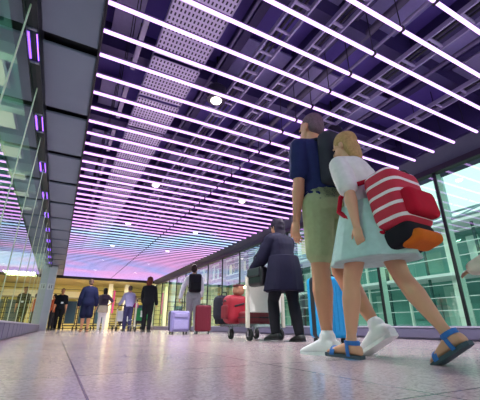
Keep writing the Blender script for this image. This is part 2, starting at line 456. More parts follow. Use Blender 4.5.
for i in range(17):
    y = -4.2+1.52*i
    struct('trim_%d' % (20+i), B(span(XL, XR, y-.08, y+.08, 3.26, 3.62)), M['beam'])
# loose lighter deck sheets between the beams
ds = None; n_ = 0
for j in range(0, 14):
    for x in (2.75, 3.85, 1.85, 4.6, .15):
        if random.random() < .15: continue
        n_ += 1; y = .1+1.52*j; w = .66 if x > 1 else .3
        o = newobj('deck_sheet', B(((0, 0, 0), (w, 1.0, .03), None, .008)), mat(random.choice(['8a86b4', '7a76a4', '9692b8']), .6)) if True else None
        o.location = (x, y, 3.5)
        tag(o, 'bare grey sheet set between the dark ceiling beams', 'ceiling sheet', 'grey sheets between the ceiling beams')
# downlights
dl = None
for j in range(6):
    for i, x in enumerate((1.35, 3.37)):
        y = 3.22+3.07*j
        lab = 'round white downlight in the %s lamp row, %s from the camera' % (('left', 'right')[i], nth(j+1))
        if dl is None:
            dl = thing('ceiling_downlight', lab, 'downlight', (x, y, 2.9), 0, 'downlights above the light tubes')
            bm = bmesh.new(); r_ = [(.085, 0), (.12, .005), (.125, .17), (.08, .22), (.02, .23)]
            loft(bm, [ering((0, 0, z), V((1, 0, 0)), V((0, 1, 0)), r, r, 20) for r, z in r_])
            newobj('housing', bm, mat('26252f', .4), dl, False)
            bm = bmesh.new(); ell(bm, (0, 0, -.005), (.07, .07, .035)); newobj('lens', bm, emis('fff4e6', 4), dl, True)
            bm = bmesh.new(); tube(bm, (0, 0, .2), (0, 0, .72), .012, n=8); newobj('stem', bm, M['dark'], dl)
        else: dup(dl, (x, y, 2.9), 0, lab)
# violet lights set in the track over the left glass
vl = None
for j in range(12):
    y = 3.06+1.45*j
    lab = 'short violet strip light in the dark track over the left glass, %s from the camera' % nth(j+1)
    if vl is None:
        vl = thing('violet_strip_light', lab, 'light', (-.605, y, 2.70), 0, 'violet strip lights over the left glass')
        newobj('strip', B(((0.012, 0, -.006), (.018, .36, .012), None, .003)), emis('8a52ff', 3.2), vl)
        for q in (-.23, .23): newobj('clip', B(((0, q, -.004), (.05, .03, .012))), M['steel'], vl)
    else: dup(vl, (-.605, y, 2.70), 0, lab)

# ---------------------------------------------------------------- people
def hand(bm, w, d, thumb, palm, h, curl):
    """palm, four fingers and a thumb; d finger direction, thumb side, palm normal"""
    d = d.normalized(); thumb = (thumb - d*thumb.dot(d)).normalized(); n = palm - d*palm.dot(d); n = (n - thumb*n.dot(thumb)).normalized()
    pl = .052*h; pw = .021*h
    loft(bm, [ering(w + d*(pl*t), thumb, n, pw*a, .0085*h*b, 12) for t, a, b in ((-.25, .6, 1.2), (.1, .8, 1.2), (.5, 1.02, 1.1), (.9, 1., .95), (1.05, .85, .7))])
    for i, ln in enumerate((.040, .046, .043, .033)):
        p = w + d*pl*.95 + thumb*pw*(.78 - .52*i); a = .12+.06*i; r = .0048*h
        for s, l in enumerate((.45, .32, .26)):
            a += curl*(.9 if s else .7)
            q = p + (d*math.cos(a) + n*math.sin(a))*ln*h*l
            limb(bm, p, q, [(0, r), (1, r*.92)], 8); p = q; r *= .92
    p = w + d*pl*.22 + thumb*pw*.8; a = .75
    for l, r in ((.024, .0056), (.02, .0050), (.016, .0045)):
        q = p + ((d*math.cos(a) + thumb*math.sin(a))*.93 + n*.3).normalized()*l*h
        limb(bm, p, q, [(0, r*h), (1, r*h*.92)], 8); p = q; a -= .28

SK = {'fair': 'c98f70', 'light': 'd09a7c', 'tan': 'b98262', 'brown': '7a4f3a'}
class Person:
    TORSO = [(-.06, .058, .048), (-.035, .086, .066), (0, .094, .072), (.05, .088, .066), (.10, .078, .058), (.16, .084, .062), (.21, .094, .066), (.255, .098, .060), (.285, .082, .050), (.303, .052, .042)]
    def __init__(s, label, h, loc, rz, legs, arms, lean=3, head=(0, 0), skin='fair', vox=.012, curl=(.35, .35), build=1., hipw=1., lift=0, roll=0):
        s.h, s.vox, s.build = h, vox, build
        s.root = thing('person', label, 'person', loc, rz)
        a = R(lean); s.u = V((math.sin(R(roll)), math.sin(a), math.cos(a))).normalized(); s.fw = V((0, math.cos(a), -math.sin(a))); s.x = s.fw.cross(s.u).normalized()
        s.legs = []; zmin = 9
        for side, (th, kn, ft) in zip((-1, 1), legs):
            t = R(th); k = t - R(kn); hip = V((side*.05*h*hipw, 0, 0))
            knee = hip + V((side*.004*h, math.sin(t), -math.cos(t)))*.245*h
            ank = knee + V((0, math.sin(k), -math.cos(k)))*.245*h
            fd = V((side*.10, math.cos(R(ft)), -math.sin(R(ft)))).normalized(); fu = V((0, math.sin(R(ft)), math.cos(R(ft))))
            s.legs.append([hip, knee, ank, fd, fu])
            for p in (ank - fd*.035*h - fu*.04*h, ank + fd*.11*h - fu*.04*h): zmin = min(zmin, p.z)
        s.pel = V((0, 0, -zmin + lift))
        for L in s.legs:
            for i in range(3): L[i] = L[i] + s.pel
        s.neck = s.tp(.31); s.hc = s.tp(.395) + V((0, .008*h, 0))
        s.hm = Euler((R(head[0]), 0, R(head[1]))).to_matrix() @ Matrix((V((1, 0, 0)), s.fw, s.u)).transposed().normalized()
        s.arms = []
        for side, A in zip((-1, 1), arms):
            p, ab, fl = R(A[0]), R(A[1]), R(A[2]); inn = R(A[3]) if len(A) > 3 else 0
            sh = s.tp(.260) + s.x*side*.098*h*build
            d1 = V((side*math.sin(ab), math.sin(p)*math.cos(ab), -math.cos(p)*math.cos(ab)))
            d2 = V((side*math.sin(ab*.5-inn), math.sin(p+fl)*math.cos(inn), -math.cos(p+fl)*math.cos(inn))).normalized()
            el = sh + d1*.17*h; wr = el + d2*.148*h
            s.arms.append([sh, el, wr, d2, side])
        s.body(skin, curl)
    def tp(s, t): return s.pel + s.u*(t*s.h)
    def torso(s, bm, lo=-.06, hi=.31, inf=0., flare=0.):
        rs = [(t, a, b) for t, a, b in s.TORSO if lo <= t <= hi]
        def at(t):
            T = s.TORSO
            if t <= T[0][0]: return T[0]
            for p, q in zip(T, T[1:]):
                if p[0] <= t <= q[0]:
                    f = (t-p[0])/(q[0]-p[0]); return (t, p[1]+(q[1]-p[1])*f, p[2]+(q[2]-p[2])*f)
            return T[-1]
        if rs[0][0] > lo: rs.insert(0, (lo,) + at(lo)[1:])
        if rs[-1][0] < hi: rs.append((hi,) + at(hi)[1:])
        loft(bm, [ering(s.tp(t), s.x, s.fw, (a*s.build+flare*max(0, .14-t))*s.h+inf, (b*s.build+flare*max(0, .14-t))*s.h+inf, 20, 2.3) for t, a, b in rs])
    def body(s, skin, curl):
        h = s.h; bm = bmesh.new(); s.torso(bm)
        limb(bm, s.tp(.28), s.hc - s.u*.02*h, [(0, .036*h), (.5, .032*h), (1, .031*h)])
        def hp(x, y, z): return s.hc + s.hm @ V((x*h, y*h, z*h))
        s.hp = hp
        ell(bm, hp(0, -.006, .018), (.044*h, .055*h, .050*h), s.hm)
        ell(bm, hp(0, .014, -.018), (.036*h, .040*h, .044*h), s.hm)
        ell(bm, hp(0, .028, -.046), (.020*h, .022*h, .015*h), s.hm)       # chin
        ell(bm, hp(0, .056, -.010), (.0075*h, .012*h, .016*h), s.hm)      # nose
        ell(bm, hp(0, .047, -.032), (.016*h, .008*h, .007*h), s.hm)       # lips
        ell(bm, hp(0, .045, .012), (.030*h, .010*h, .006*h), s.hm)       # brow
        for sd in (-1, 1): ell(bm, hp(sd*.045, -.004, -.006), (.006*h, .012*h, .019*h), s.hm)
        for sd, L in zip((-1, 1), s.legs):
            hip, knee, ank, fd, fu = L
            limb(bm, hip, knee, [(0, .056*h), (.3, .052*h), (.7, .040*h), (1, .034*h)])
            limb(bm, knee, ank, [(0, .034*h), (.15, .034*h), (.32, .037*h), (.6, .028*h), (.85, .020*h), (1, .021*h)])
            s.foot(bm, L, 0)
        for A, cu in zip(s.arms, curl):
            sh, el, wr, d2, sd = A
            limb(bm, s.tp(.287) + s.x*sd*.02*h, sh + s.u*.006*h, [(0, .028*h), (1, .025*h)]); limb(bm, sh, el, [(0, .032*h), (.3, .031*h), (.8, .025*h), (1, .023*h)])
            limb(bm, el, wr, [(0, .023*h), (.25, .025*h), (.7, .018*h), (1, .0145*h)])
            th = V((0, .85, .5)) if abs(d2.z) > .6 else V((-sd*.6, 0, .8))
            hand(bm, wr, d2, th, V((-sd, .0, -.3)), h, cu)
        s.bm_ = fuse('body', bm, mat(SK[skin], .5, 0, .06, 12), s.root, s.vox, 3)
        for sd in (-1, 1):
            bm = bmesh.new(); ell(bm, hp(sd*.018, .046, .003), (.0075*h, .005*h, .0045*h), s.hm, 10, 6)
            newobj('eye', bm, mat('2a1c18', .2), s.root, True)
        bm = bmesh.new(); ell(bm, hp(0, .053, -.033), (.014*h, .004*h, .004*h), s.hm, 10, 6); newobj('mouth', bm, mat('a85a55', .5), s.root, True)
    def foot(s, bm, L, inf, sole=False):
        hip, knee, ank, fd, fu = L; h = s.h; sd = fd.cross(fu).normalized()
        b = ank - fu*.04*h
        rings = []
        for t, w, z in ((-.042, .012, .018), (-.036, .02, .035), (-.015, .024, .046), (.02, .024, .046), (.05, .026, .034), (.08, .029, .022), (.10, .026, .015), (.112, .014, .009)):
            rings.append(ering(b + fd*(t*h + (inf*(1.2 if t > .1 else -1.2 if t < -.04 else 0))) + fu*(z*h*.5 + inf*.5), sd, fu, w*h+inf, z*h*.5+inf*.5, 14, 2.6))
        loft(bm, rings)
    # ---- clothing
    def shirt(s, c, hem=-.02, sleeve=.5, inf=.012, name='shirt', flare=0, m=None, collar=.305):
        bm = bmesh.new(); s.torso(bm, hem, collar, inf, flare)
        for sh, el, wr, d2, sd in s.arms:
            h = s.h; up = min(1, sleeve*2) if sleeve < .5 else 1
            q = sh + (el-sh)*up; ii = inf + .004
            limb(bm, sh, q, [(0, .032*h+inf), (.4, .032*h+ii), (1, (.036 - .012*up)*h+ii*1.2)]); limb(bm, s.tp(.287) + s.x*sd*.02*h, sh + s.u*.006*h, [(0, .030*h+inf), (1, .027*h+inf)])
            if sleeve > .5:
                q2 = el + (wr-el)*(sleeve-.5)*2; limb(bm, el, q2, [(0, .026*h+ii), (1, .02*h+ii)])
        return fuse(name, bm, m or cloth(c), s.root, s.vox, 4)
    def trousers(s, c, leg=1.9, inf=.012, name='trousers', top=.055, wide=0.):
        bm = bmesh.new(); s.torso(bm, -.06, top, inf)
        h = s.h
        for hip, knee, ank, fd, fu in s.legs:
            f = min(1, leg); q = hip + (knee-hip)*f
            limb(bm, hip, q, [(0, .056*h+inf), (.5, .050*h+inf), (1, (.056-.022*f)*h+inf+wide)])
            if leg > 1:
                g = leg-1; limb(bm, knee, knee + (ank-knee)*g, [(0, .035*h+inf+wide*.7), (.35, .037*h+inf+wide*.7), (1, .027*h+inf+wide)])
        return fuse(name, bm, cloth(c), s.root, s.vox, 4)
    def skirt(s, c, hem, r0=.1, r1=.16, name='skirt', top=.06, deep=1., m=None):
        """cone of cloth from the waist to height hem (fraction of stature below the hip joint)"""
        bm = bmesh.new(); h = s.h; rings = []; n = 28
        c0 = (s.legs[0][1]+s.legs[1][1])/2
        for i in range(9):
            t = i/8; z = top + (hem-top)*t
            ctr = s.pel + V((0, 0, z*h)); f = max(0, -z/.245); ctr += V(((c0.x-s.pel.x)*f*.8, (c0.y-s.pel.y)*f*.8, 0))
            rad = r0 + (r1-r0)*(t**.8)
            ring = []
            for j in range(n):
                a = 2*PI*j/n; w = 1 + .06*t*math.sin(a*7+1)
                ring.append(ctr + V((math.cos(a)*rad*h*w*.95, math.sin(a)*rad*h*w*deep, 0)))
            rings.append(ring)
        loft(bm, rings)
        return fuse(name, bm, m or cloth(c), s.root, s.vox, 3)
    def shoes(s, c, sole='d8d8d8', inf=.008, name='shoe', high=False):
        for L in s.legs:
            bm = bmesh.new(); s.foot(bm, L, inf)
            if high: limb(bm, L[2] - L[4]*.01*s.h, L[2] + L[4]*.012*s.h, [(0, .024*s.h+inf), (1, .023*s.h+inf)])
            o = fuse(name, bm, mat(c, .5, 0, .05), s.root, min(s.vox, .008), 2)
            ank, fd, fu = L[2], L[3], L[4]; sd = fd.cross(fu).normalized(); h = s.h; b = ank - fu*(.04*h + .004)
            bm = bmesh.new(); pl = []
            for t, w in ((-.047, .014), (-.03, .024), (.02, .026), (.075, .032), (.105, .027), (.12, .012)): pl.append((t, w))
            pts = [b + fd*t*h + sd*(w*h+inf*.6) for t, w in pl] + [b + fd*t*h - sd*(w*h+inf*.6) for t, w in pl[::-1]]
            loft(bm, [[p - fu*.006 for p in pts], [p + fu*.014 for p in pts]]); newobj('sole', bm, mat(sole, .6), o)
    def sandals(s, c, sole):
        for L in s.legs:
            ank, fd, fu = L[2], L[3], L[4]; sd = fd.cross(fu).normalized(); h = s.h; b = ank - fu*.042*h
            bm = bmesh.new(); pl = ((-.047, .014), (-.03, .024), (.02, .027), (.075, .033), (.105, .028), (.122, .012))
            pts = [b + fd*t*h + sd*w*h for t, w in pl] + [b + fd*t*h - sd*w*h for t, w in pl[::-1]]
            loft(bm, [[p - fu*.014 for p in pts], [p + fu*.006 for p in pts]])
            o = newobj('sandal', bm, mat(sole, .7), s.root)
            for t, w, z, wd in ((.072, .033, .030, .016), (-.002, .029, .058, .012)):
                bm = bmesh.new(); rr = []
                for k in range(13):
                    a = PI*k/12; rr.append(b + fd*(t*h + (.012*h*math.sin(a) if t < .05 else 0)) + sd*math.cos(a)*w*h + fu*math.sin(a)*z*h)
                rings = [[p + fd*wd + fu*.003, p - fd*wd + fu*.003, p - fd*wd - fu*.002, p + fd*wd - fu*.002] for p in rr]
                loft(bm, rings); newobj('strap', bm, mat(c, .6), o)
            bm = bmesh.new()
            ring = [ering(ank + L[4]*z*h - fd*.004*h, sd, fd, .0265*h, .031*h, 18) for z in (-.004, .012)]
            loft(bm, ring); newobj('ankle_strap', bm, mat(c, .6), o)
    def hair(s, c, length=0., vol=1.06, front=0, name='hair', width=.05):
        """skull cap, plus a fall of hair down the back of length (of stature)"""
        h = s.h; bm = bmesh.new(); hp = s.hp
        ell(bm, hp(0, -.014, .026), (.046*h*vol, .053*h*vol, .050*h*vol), s.hm)
        ell(bm, hp(0, -.028, -.004), (.043*h*vol, .036*h*vol, .042*h*vol), s.hm)
        if length:
            w = width
            rings = []
            for t in (0, .15, .4, .7, 1):
                p = hp(0, -.030, .02) + (s.hm @ V((0, -.012, -1)))*(.02+t*length)*h
                ww = w*(1.02 if t < .2 else .98 if t < .5 else .8 if t < .8 else .45)
                rings.append(ering(p, s.x, s.fw, ww*h, .034*h*(1-.35*t), 14))
            loft(bm, rings)
        return fuse(name, bm, mat(c, .7, 0, .45, 60, .6, .3), s.root, min(s.vox, .01), 2)

STAND = ((2, 3, 0), (-2, 3, 0))
HANG = (2, 7, 10)

# --- man in the foreground
man = Person('tall person in navy t-shirt and khaki shorts walking away, white sneakers', 2.0, (1.77, 1.86, 0), R(3),
             ((3, 4, 2), (3, 36, 26)), ((0, 5, 8), (-14, 8, 18)), 6, (0, 8), 'fair', .006, (.3, .4), 1.04)
man.shirt('242a58', -.005, .36, .016, 't_shirt')
man.trousers('a3aa84', .76, .016, 'shorts', .06, .012)
man.shoes('ecebee', 'f2f2f4', .010, 'sneaker', True)
for L in man.legs:
    bm = bmesh.new(); limb(bm, L[2], L[2] + (L[1]-L[2]).normalized()*.05, [(0, .046), (1, .044)]); newobj('sock', bm, cloth('e9e9ee'), man.root, True)
man.hair('6d5560', 0, .99)
# --- girl in the foreground
girl = Person('person with blond hair in white t-shirt and pale aqua skirt striding past', 1.52, (1.66, 1.39, 0), R(4),
              ((19, 10, -2), (-18, 14, 30)), ((-20, 8, 12), (22, 10, 25)), 9, (-6, 12), 'light', .006, (.3, .35), .95)
girl.shirt('dcd6d6', .03, .40, .016, 't_shirt')
girl.skirt('a9c5c2', -.17, .09, .15, 'skirt', .075, 1.25)
girl.sandals('2467b4', '3b4a55')
girl.hair('b08a5c', .10, 1.10)
# --- woman in dark coat
coat = Person('person in long dark navy coat and black trousers pushing the trolley', 1.64, (2.60, 3.66, 0), R(6),
              ((22, 26, 4), (-8, 4, 4)), ((28, 12, 30, 8), (34, 12, 30, 8)), 9, (4, 10), 'tan', .009, (1.1, 1.1))
coat.trousers('1d1d24', 1.93, .018)
coat.shirt('1a1930', -.02, .97, .042, 'coat', .15)
coat.skirt('1a1930', -.16, .135, .175, 'coat_skirt', .12, .85)
coat.shoes('16161a', '222226')
coat.hair('241c30', .15, 1.24, 0, 'hair', .056)
# --- man with black backpack
bpm = Person('person in white long-sleeved shirt and grey trousers wearing a black backpack', 1.76, (3.14, 8.62, 0), R(-12),
             ((9, 4, 0), (-5, 6, 6)), ((-6, 24, 16), (14, 12, 40)), 3, (4, -22), 'fair', .012, (1., .5))
bpm.trousers('8b8891', 1.93, .016, 'trousers', .055, .012)
bpm.shirt('dedce4', -.03, .96, .014)
bpm.shoes('c9c5c8', 'e2e2e2')
bpm.hair('3a2a2a', .02, 1.05)
# --- woman in black
blk = Person('person in black jacket and trousers with long red-brown hair', 1.72, (2.57, 11.3, 0), R(-25),
             STAND, ((14, 10, 40), (10, 8, 24)), 2, (0, -25), 'fair', .014)
blk.trousers('15151b', 1.93, .014); blk.shirt('191820', -.06, .97, .02, 'jacket'); blk.shoes('17171a', '222226'); blk.hair('6b2f24', .10, 1.22, 0, 'hair', .06)
# --- lilac shirt
lil = Person('person in pale lilac shirt pushing the trolley with a white panel', 1.72, (2.47, 14.2, 0), R(8),
             ((5, 4, 0), (-4, 6, 4)), ((24, 16, 36), (26, 16, 34)), 5, (3, 6), 'fair', .016, (1., 1.))
lil.trousers('37345c', 1.93, .016); lil.shirt('a9a4d2', -.02, .9, .018); lil.shoes('1d1d24', '333338'); lil.hair('5d4a40', 0, 1.02)
# --- white trousers
wht = Person('person in white trousers with a cream cardigan tied at the waist', 1.64, (1.59, 14.8, 0), R(4),
             STAND, ((6, 12, 20), (-18, 40, 82, 40)), 1, (0, 6), 'light', .016)
wht.trousers('e4dfe2', 1.93, .012); wht.shirt('5a4f63', .0, .42, .012); wht.shoes('cbc6c8', 'e2e2e2'); wht.hair('221a20', .15, 1.1)
wht.skirt('cbb9a8', -.11, .108, .135, 'cardigan', .05)
# --- navy jacket
nav = Person('person in navy jacket and knee-length navy shorts with bare calves', 1.8, (.91, 13.4, 0), R(0),
             ((5, 4, 0), (-4, 3, 0)), ((2, 14, 14), (2, 14, 14)), 2, (2, 4), 'fair', .015)
nav.trousers('1a1d3c', .92, .03, 'shorts', .055, .035); nav.shirt('1d2145', -.06, .93, .035, 'jacket'); nav.sandals('2c2c34', '3a3430'); nav.hair('6b5048', 0, 1.03)
# --- staff
stf = Person('person facing the camera in black polo shirt with a white badge beside the column', 1.74, (.07, 16.8, 0), R(170),
             STAND, ((0, 9, 10), (4, 9, 16)), 1, (0, 0), 'tan', .016)
stf.trousers('14141a', 1.93, .014); stf.shirt('15161f', -.03, .45, .018, 'polo_shirt'); stf.shoes('1a1a1e', '88888c'); stf.hair('2c2426', 0, 1.02)
bm = B(((-.06, .155, 1.12), (.09, .012, .07))); newobj('badge', bm, M['white'], stf.root)
# --- figure half hidden behind the column
brn = Person('person in rust brown jacket between the grey column and the person in black polo', 1.68, (-.22, 19.4, 0), R(60),
             STAND, (HANG, HANG), 2, (0, 0), 'tan', .02)
brn.trousers('1f1f28', 1.93, .014); brn.shirt('a24a2c', -.05, .95, .022, 'jacket'); brn.shoes('1a1a1e', '333338'); brn.hair('251c1c', 0, 1.04)
# --- child entering at the right edge
kid = Person('small child in cream top reaching in from the right edge', .80, (1.96, .82, 0), R(4),
             ((14, 10, 0), (-14, 16, 26)), ((14, 2, 54), (-10, 10, 10)), 0, (0, 0), 'light', .007, (.15, .3))
kid.shirt('e6dccb', -.08, .93, .02, 'top'); kid.trousers('8a97a8', 1.9, .012); kid.shoes('dcdce0', 'eeeeee'); kid.hair('8a6a48', .05, 1.06)

# ---------------------------------------------------------------- bags and luggage
def soft(name, size, m, parent, loc=(0, 0, 0), bev=.05, vox=.012, rot=None, it=5):
    bm = bmesh.new(); box(bm, loc, size, rot, bev, 3); return fuse(name, bm, m, parent, vox, it)

def backpack(label, loc, rz, size, c, c2, m=None, tilt=0, name='backpack'):
    """origin at the bag's centre, straps toward +Y"""
    w, d, h = size; t = thing(name, label, 'backpack', loc, rz); t.rotation_euler.x = tilt
    soft('bag_body', (w, d, h), m or cloth(c), t, (0, 0, 0), min(w, d)*.3)
    soft('front_pocket', (w*.8, d*.35, h*.42), cloth(c2), t, (0, -d*.55, -h*.18), d*.12, .01)
    bm = bmesh.new(); pipe(bm, [(-.03, d*.35, h*.5), (-.03, d*.3, h*.58), (.03, d*.3, h*.58), (.03, d*.35, h*.5)], .008); newobj('carry_loop', bm, cloth(c2), t, True)
    for sd in (-1, 1):
        bm = bmesh.new(); x = sd*w*.34
        pipe(bm, [(x, d*.4, h*.44), (x*1.05, d*.4+.09, h*.50), (x*1.15, d*.4+.2, h*.40), (x*1.3, d*.4+.23, h*.15), (x*1.35, d*.4+.14, -h*.15), (x*1.1, d*.4, -h*.4)], .016, 8)
        newobj('shoulder_strap', bm, cloth(c2), t, True)
    bm = bmesh.new(); pipe(bm, [(-w*.42, -d*.30, h*.12), (-w*.36, -d*.42, h*.34), (0, -d*.47, h*.42), (w*.36, -d*.42, h*.34), (w*.42, -d*.30, h*.12)], .006); newobj('zip', bm, M['dark'], t, True)
    return t
def on(p, t, dy): # point behind a person's torso in world space
    q = p.root.matrix_basis @ (p.tp(t) - p.fw*dy); return q
def at_back(p, t, dy):
    rz = p.root.rotation_euler.z; q = Euler((0, 0, rz)).to_matrix() @ (p.tp(t) - p.fw*dy) + V(p.root.location); return q, rz
q, rz = at_back(man, .17, .19); backpack('slim charcoal backpack worn by the person in navy t-shirt', q, rz, (.30, .15, .46), '34343f', '2a2a33')
q, rz = at_back(girl, .02, .225)
bp = backpack('red backpack with white stripes worn by the striding person with blond hair', q, rz, (.32, .22, .38), 'c01f3c', 'b3122e', stripe_mat('c01f3c', 'e8dade', .075, .26), -R(9))
q, rz = at_back(girl, -.13, .225)
hb = thing('waist_bag', 'black and orange bag hanging below the red striped backpack', 'bag', q, rz); hb.rotation_euler.x = -R(20)
soft('bag_body', (.27, .19, .13), cloth('1f1c24'), hb, (0, 0, 0), .04); soft('front_pocket', (.24, .14, .07), cloth('c8641f'), hb, (0, -.05, -.045), .03, .01)
for q in (-1, 1):
    bm = bmesh.new(); pipe(bm, [(q*.13, .05, .05), (q*.14, .15, .09), (q*.14, .24, .10)], .012); newobj('strap', bm, cloth('b3122e'), hb, True)
q, rz = at_back(bpm, .17, .19); backpack('black backpack worn by the person in white shirt', q, rz, (.33, .18, .48), '1b1a22', '15151b')
q, rz = at_back(wht, .19, .17); backpack('dark plum backpack worn by the person in white trousers', q, rz, (.29, .15, .38), '4a3f52', '3a3242')

def suitcase(label, loc, rz, size, c, ext=.0, soft_=False, accent=None):
    w, d, h = size; t = thing('suitcase', label, 'suitcase', loc, rz); m = mat(c, .4, 0, .08)
    bm = bmesh.new(); box(bm, (0, 0, .06+h/2), (w, d, h), None, .05, 4)
    sh = newobj('shell', bm, m, t, False)
    for k in range(7 if not soft_ else 0):
        for sd in (-1, 1): newobj('rib', B(((-w*.36 + w*.12*k, sd*(d/2), .06+h/2), (w*.05, .014, h*.8), None, .004)), mat(accent or c, .45, 0, .1), t)
    if soft_:
        newobj('front_pocket', B(((0, -d/2-.012, .06+h*.34), (w*.78, .03, h*.45), None, .012)), mat(accent or c, .45, 0, .1), t)
        newobj('upper_pocket', B(((0, -d/2-.010, .06+h*.78), (w*.7, .024, h*.2), None, .01)), mat(accent or c, .45, 0, .1), t)
    bm = bmesh.new(); box(bm, (0, 0, .06+h/2), (.012 if 0 else w+.004, .016, h+.004), None, .05, 4); newobj('seam', bm, M['dark'], t)
    if ext:
        bm = bmesh.new(); pipe(bm, [(-.09, d*.3, h), (-.09, d*.3, h+.06+ext), (.09, d*.3, h+.06+ext), (.09, d*.3, h)], .011); newobj('pull_handle', bm, M['dark'], t)
    bm = bmesh.new(); pipe(bm, [(-.09, 0, h+.055), (-.07, 0, h+.09), (.07, 0, h+.09), (.09, 0, h+.055)], .011); newobj('top_handle', bm, M['dark'], t)
    for x in (-1, 1):
        for y in (-1, 1):
            bm = bmesh.new(); tube(bm, (x*(w/2-.06)-.012, y*(d/2-.05), .03), (x*(w/2-.06)+.012, y*(d/2-.05), .03), .03, n=14)
            box(bm, (x*(w/2-.06), y*(d/2-.05), .055), (.03, .04, .03)); newobj('wheel', bm, M['rubber'], t)
    return t
suitcase('bright blue suitcase standing behind the legs of the person in khaki shorts', (2.78, 3.02, 0), R(-8), (.48, .27, .66), '159fe0', .12)
suitcase('lavender soft suitcase with extended handle beside the person with black backpack', (2.56, 7.95, 0), R(4), (.46, .26, .46), '8a82b8', .28, True, '9c95c6')
suitcase('tall dark red hard suitcase right of the person with black backpack', (3.27, 8.2, 0), R(-20), (.40, .27, .62), '6f0c28', 0)

def trolley(label, loc, rz, panel='e4e4e6', L=1.05, marks=False, post=.84, low=False):
    t = thing('luggage_trolley', label, 'trolley', loc, rz)
    newobj('platform', B(*[((x, L*.45, .2), (.025, L*.9, .025)) for x in (-.26, -.13, 0, .13, .26)], *[((0, y, .19), (.55, .03, .03)) for y in (.02, .35, .7, L*.88)]), M['chrome'], t)
    for x in (-.29, .29):
        newobj('post', B(((x, 0, .16+(post-.16)/2), (.05, .05, post-.16), None, .01)), M['cream'], t)
    bm = bmesh.new(); pipe(bm, [(-.29, 0, post-.02), (-.29, -.05, post+.08), (-.27, -.09, post+.12), (.27, -.09, post+.12), (.29, -.05, post+.08), (.29, 0, post-.02)], .018); newobj('handle', bm, M['dark'], t, True)
    pn = newobj('panel', B(((0, .0, .56), (.53, .03, .40), None, .008)), mat(panel, .45, 0, .04), t)
    if marks:
        newobj('sign_mark', B(((-.05, -.02, .66), (.16, .01, .05)), ((-.1, -.02, .6), (.05, .01, .15)), ((-.03, -.02, .58), (.10, .01, .04)), ((-.05, -.02, .5), (.16, .01, .05))), M['white'], pn)
    bm = bmesh.new(); pipe(bm, [(-.26, L*.88, .2), (-.26, L*.95, .38), (.26, L*.95, .38), (.26, L*.88, .2)], .014); newobj('front_stop', bm, M['chrome'], t, True)
    for x, y in ((-.25, .02), (.25, .02), (-.22, L*.62), (.22, L*.62)):
        bm = bmesh.new(); tube(bm, (x-.018, y, .072), (x+.018, y, .072), .072, n=18); w = newobj('wheel', bm, M['rubber'], t, False)
        newobj('fork', B(((x-.028, y, .11), (.008, .05, .12)), ((x+.028, y, .11), (.008, .05, .12)), ((x, y, .172), (.064, .05, .012))), M['chrome'], w)
    return t
TX, TY = 2.59, 4.14
trolley('luggage trolley with blank white panel pushed by the person in dark coat', (TX, TY, 0), 0, 'f7f5ef')
# load on that trolley
rc = thing('suitcase', 'dark red suitcase lying flat on the trolley under its white panel', 'suitcase', (TX+.02, TY+.23, .212))
newobj('shell', B(((0, 0, .085), (.52, .33, .17), None, .04, 3)), M['dred'], rc); newobj('seam', B(((0, 0, .085), (.526, .336, .014), None, .006)), M['dark'], rc)
bm = bmesh.new(); pipe(bm, [(-.08, -.17, .085), (-.07, -.2, .085), (.07, -.2, .085), (.08, -.17, .085)], .01); newobj('handle', bm, M['dark'], rc)
rd = thing('travel_bag', 'bright red soft travel bag standing on the trolley', 'bag', (TX-.19, TY+.58, .212))
soft('bag_body', (.34, .30, .42), mat('96102a', .6, 0, .2, 8, .3), rd, (0, 0, .21), .09, .012)
soft('side_pocket', (.05, .2, .2), mat('780c22', .6), rd, (-.17, 0, .17), .02, .01)
for q in ([(-.15, -.08, .30), (-.17, 0, .34), (-.16, .1, .30)], [(-.08, -.15, .25), (.08, -.15, .29)]):
    bm = bmesh.new(); pipe(bm, q, .012); newobj('strap', bm, M['dark'], rd, True)
db = thing('travel_bag', 'charcoal travel bag at the front end of the trolley beside the red one', 'bag', (TX-.22, TY+.92, .212))
soft('bag_body', (.32, .28, .40), cloth('2b2a38'), db, (0, 0, .24), .09, .012); soft('base', (.24, .2, .1), cloth('201f2a'), db, (0, 0, .05), .02, .012)
bm = bmesh.new(); pipe(bm, [(-.05, 0, .43), (-.04, 0, .49), (.04, 0, .49), (.05, 0, .43)], .01); newobj('handle', bm, M['dark'], db, True)
tb = thing('pouch', 'small tan cloth pouch on top of the red travel bag', 'pouch', (TX-.16, TY+.52, .63))
soft('pouch_body', (.15, .18, .14), cloth('a0705c'), tb, (0, 0, .065), .05, .01); soft('flap', (.16, .14, .03), cloth('6d3f45'), tb, (0, 0, .14), .012, .008)
hbg = thing('handbag', 'black handbag hanging at the forearm of the person in dark coat', 'bag', (2.36, 3.95, .82), R(10))
soft('bag_body', (.14, .30, .26), mat('15151b', .4), hbg, (0, 0, .0), .04, .01); soft('flap', (.02, .26, .12), mat('22222a', .4), hbg, (-.08, 0, .05), .008, .008)
bm = bmesh.new(); pipe(bm, [(0, -.1, .12), (.0, -.07, .28), (.02, 0, .34), (.0, .07, .28), (0, .1, .12)], .011); newobj('handle', bm, M['black'], hbg, True)

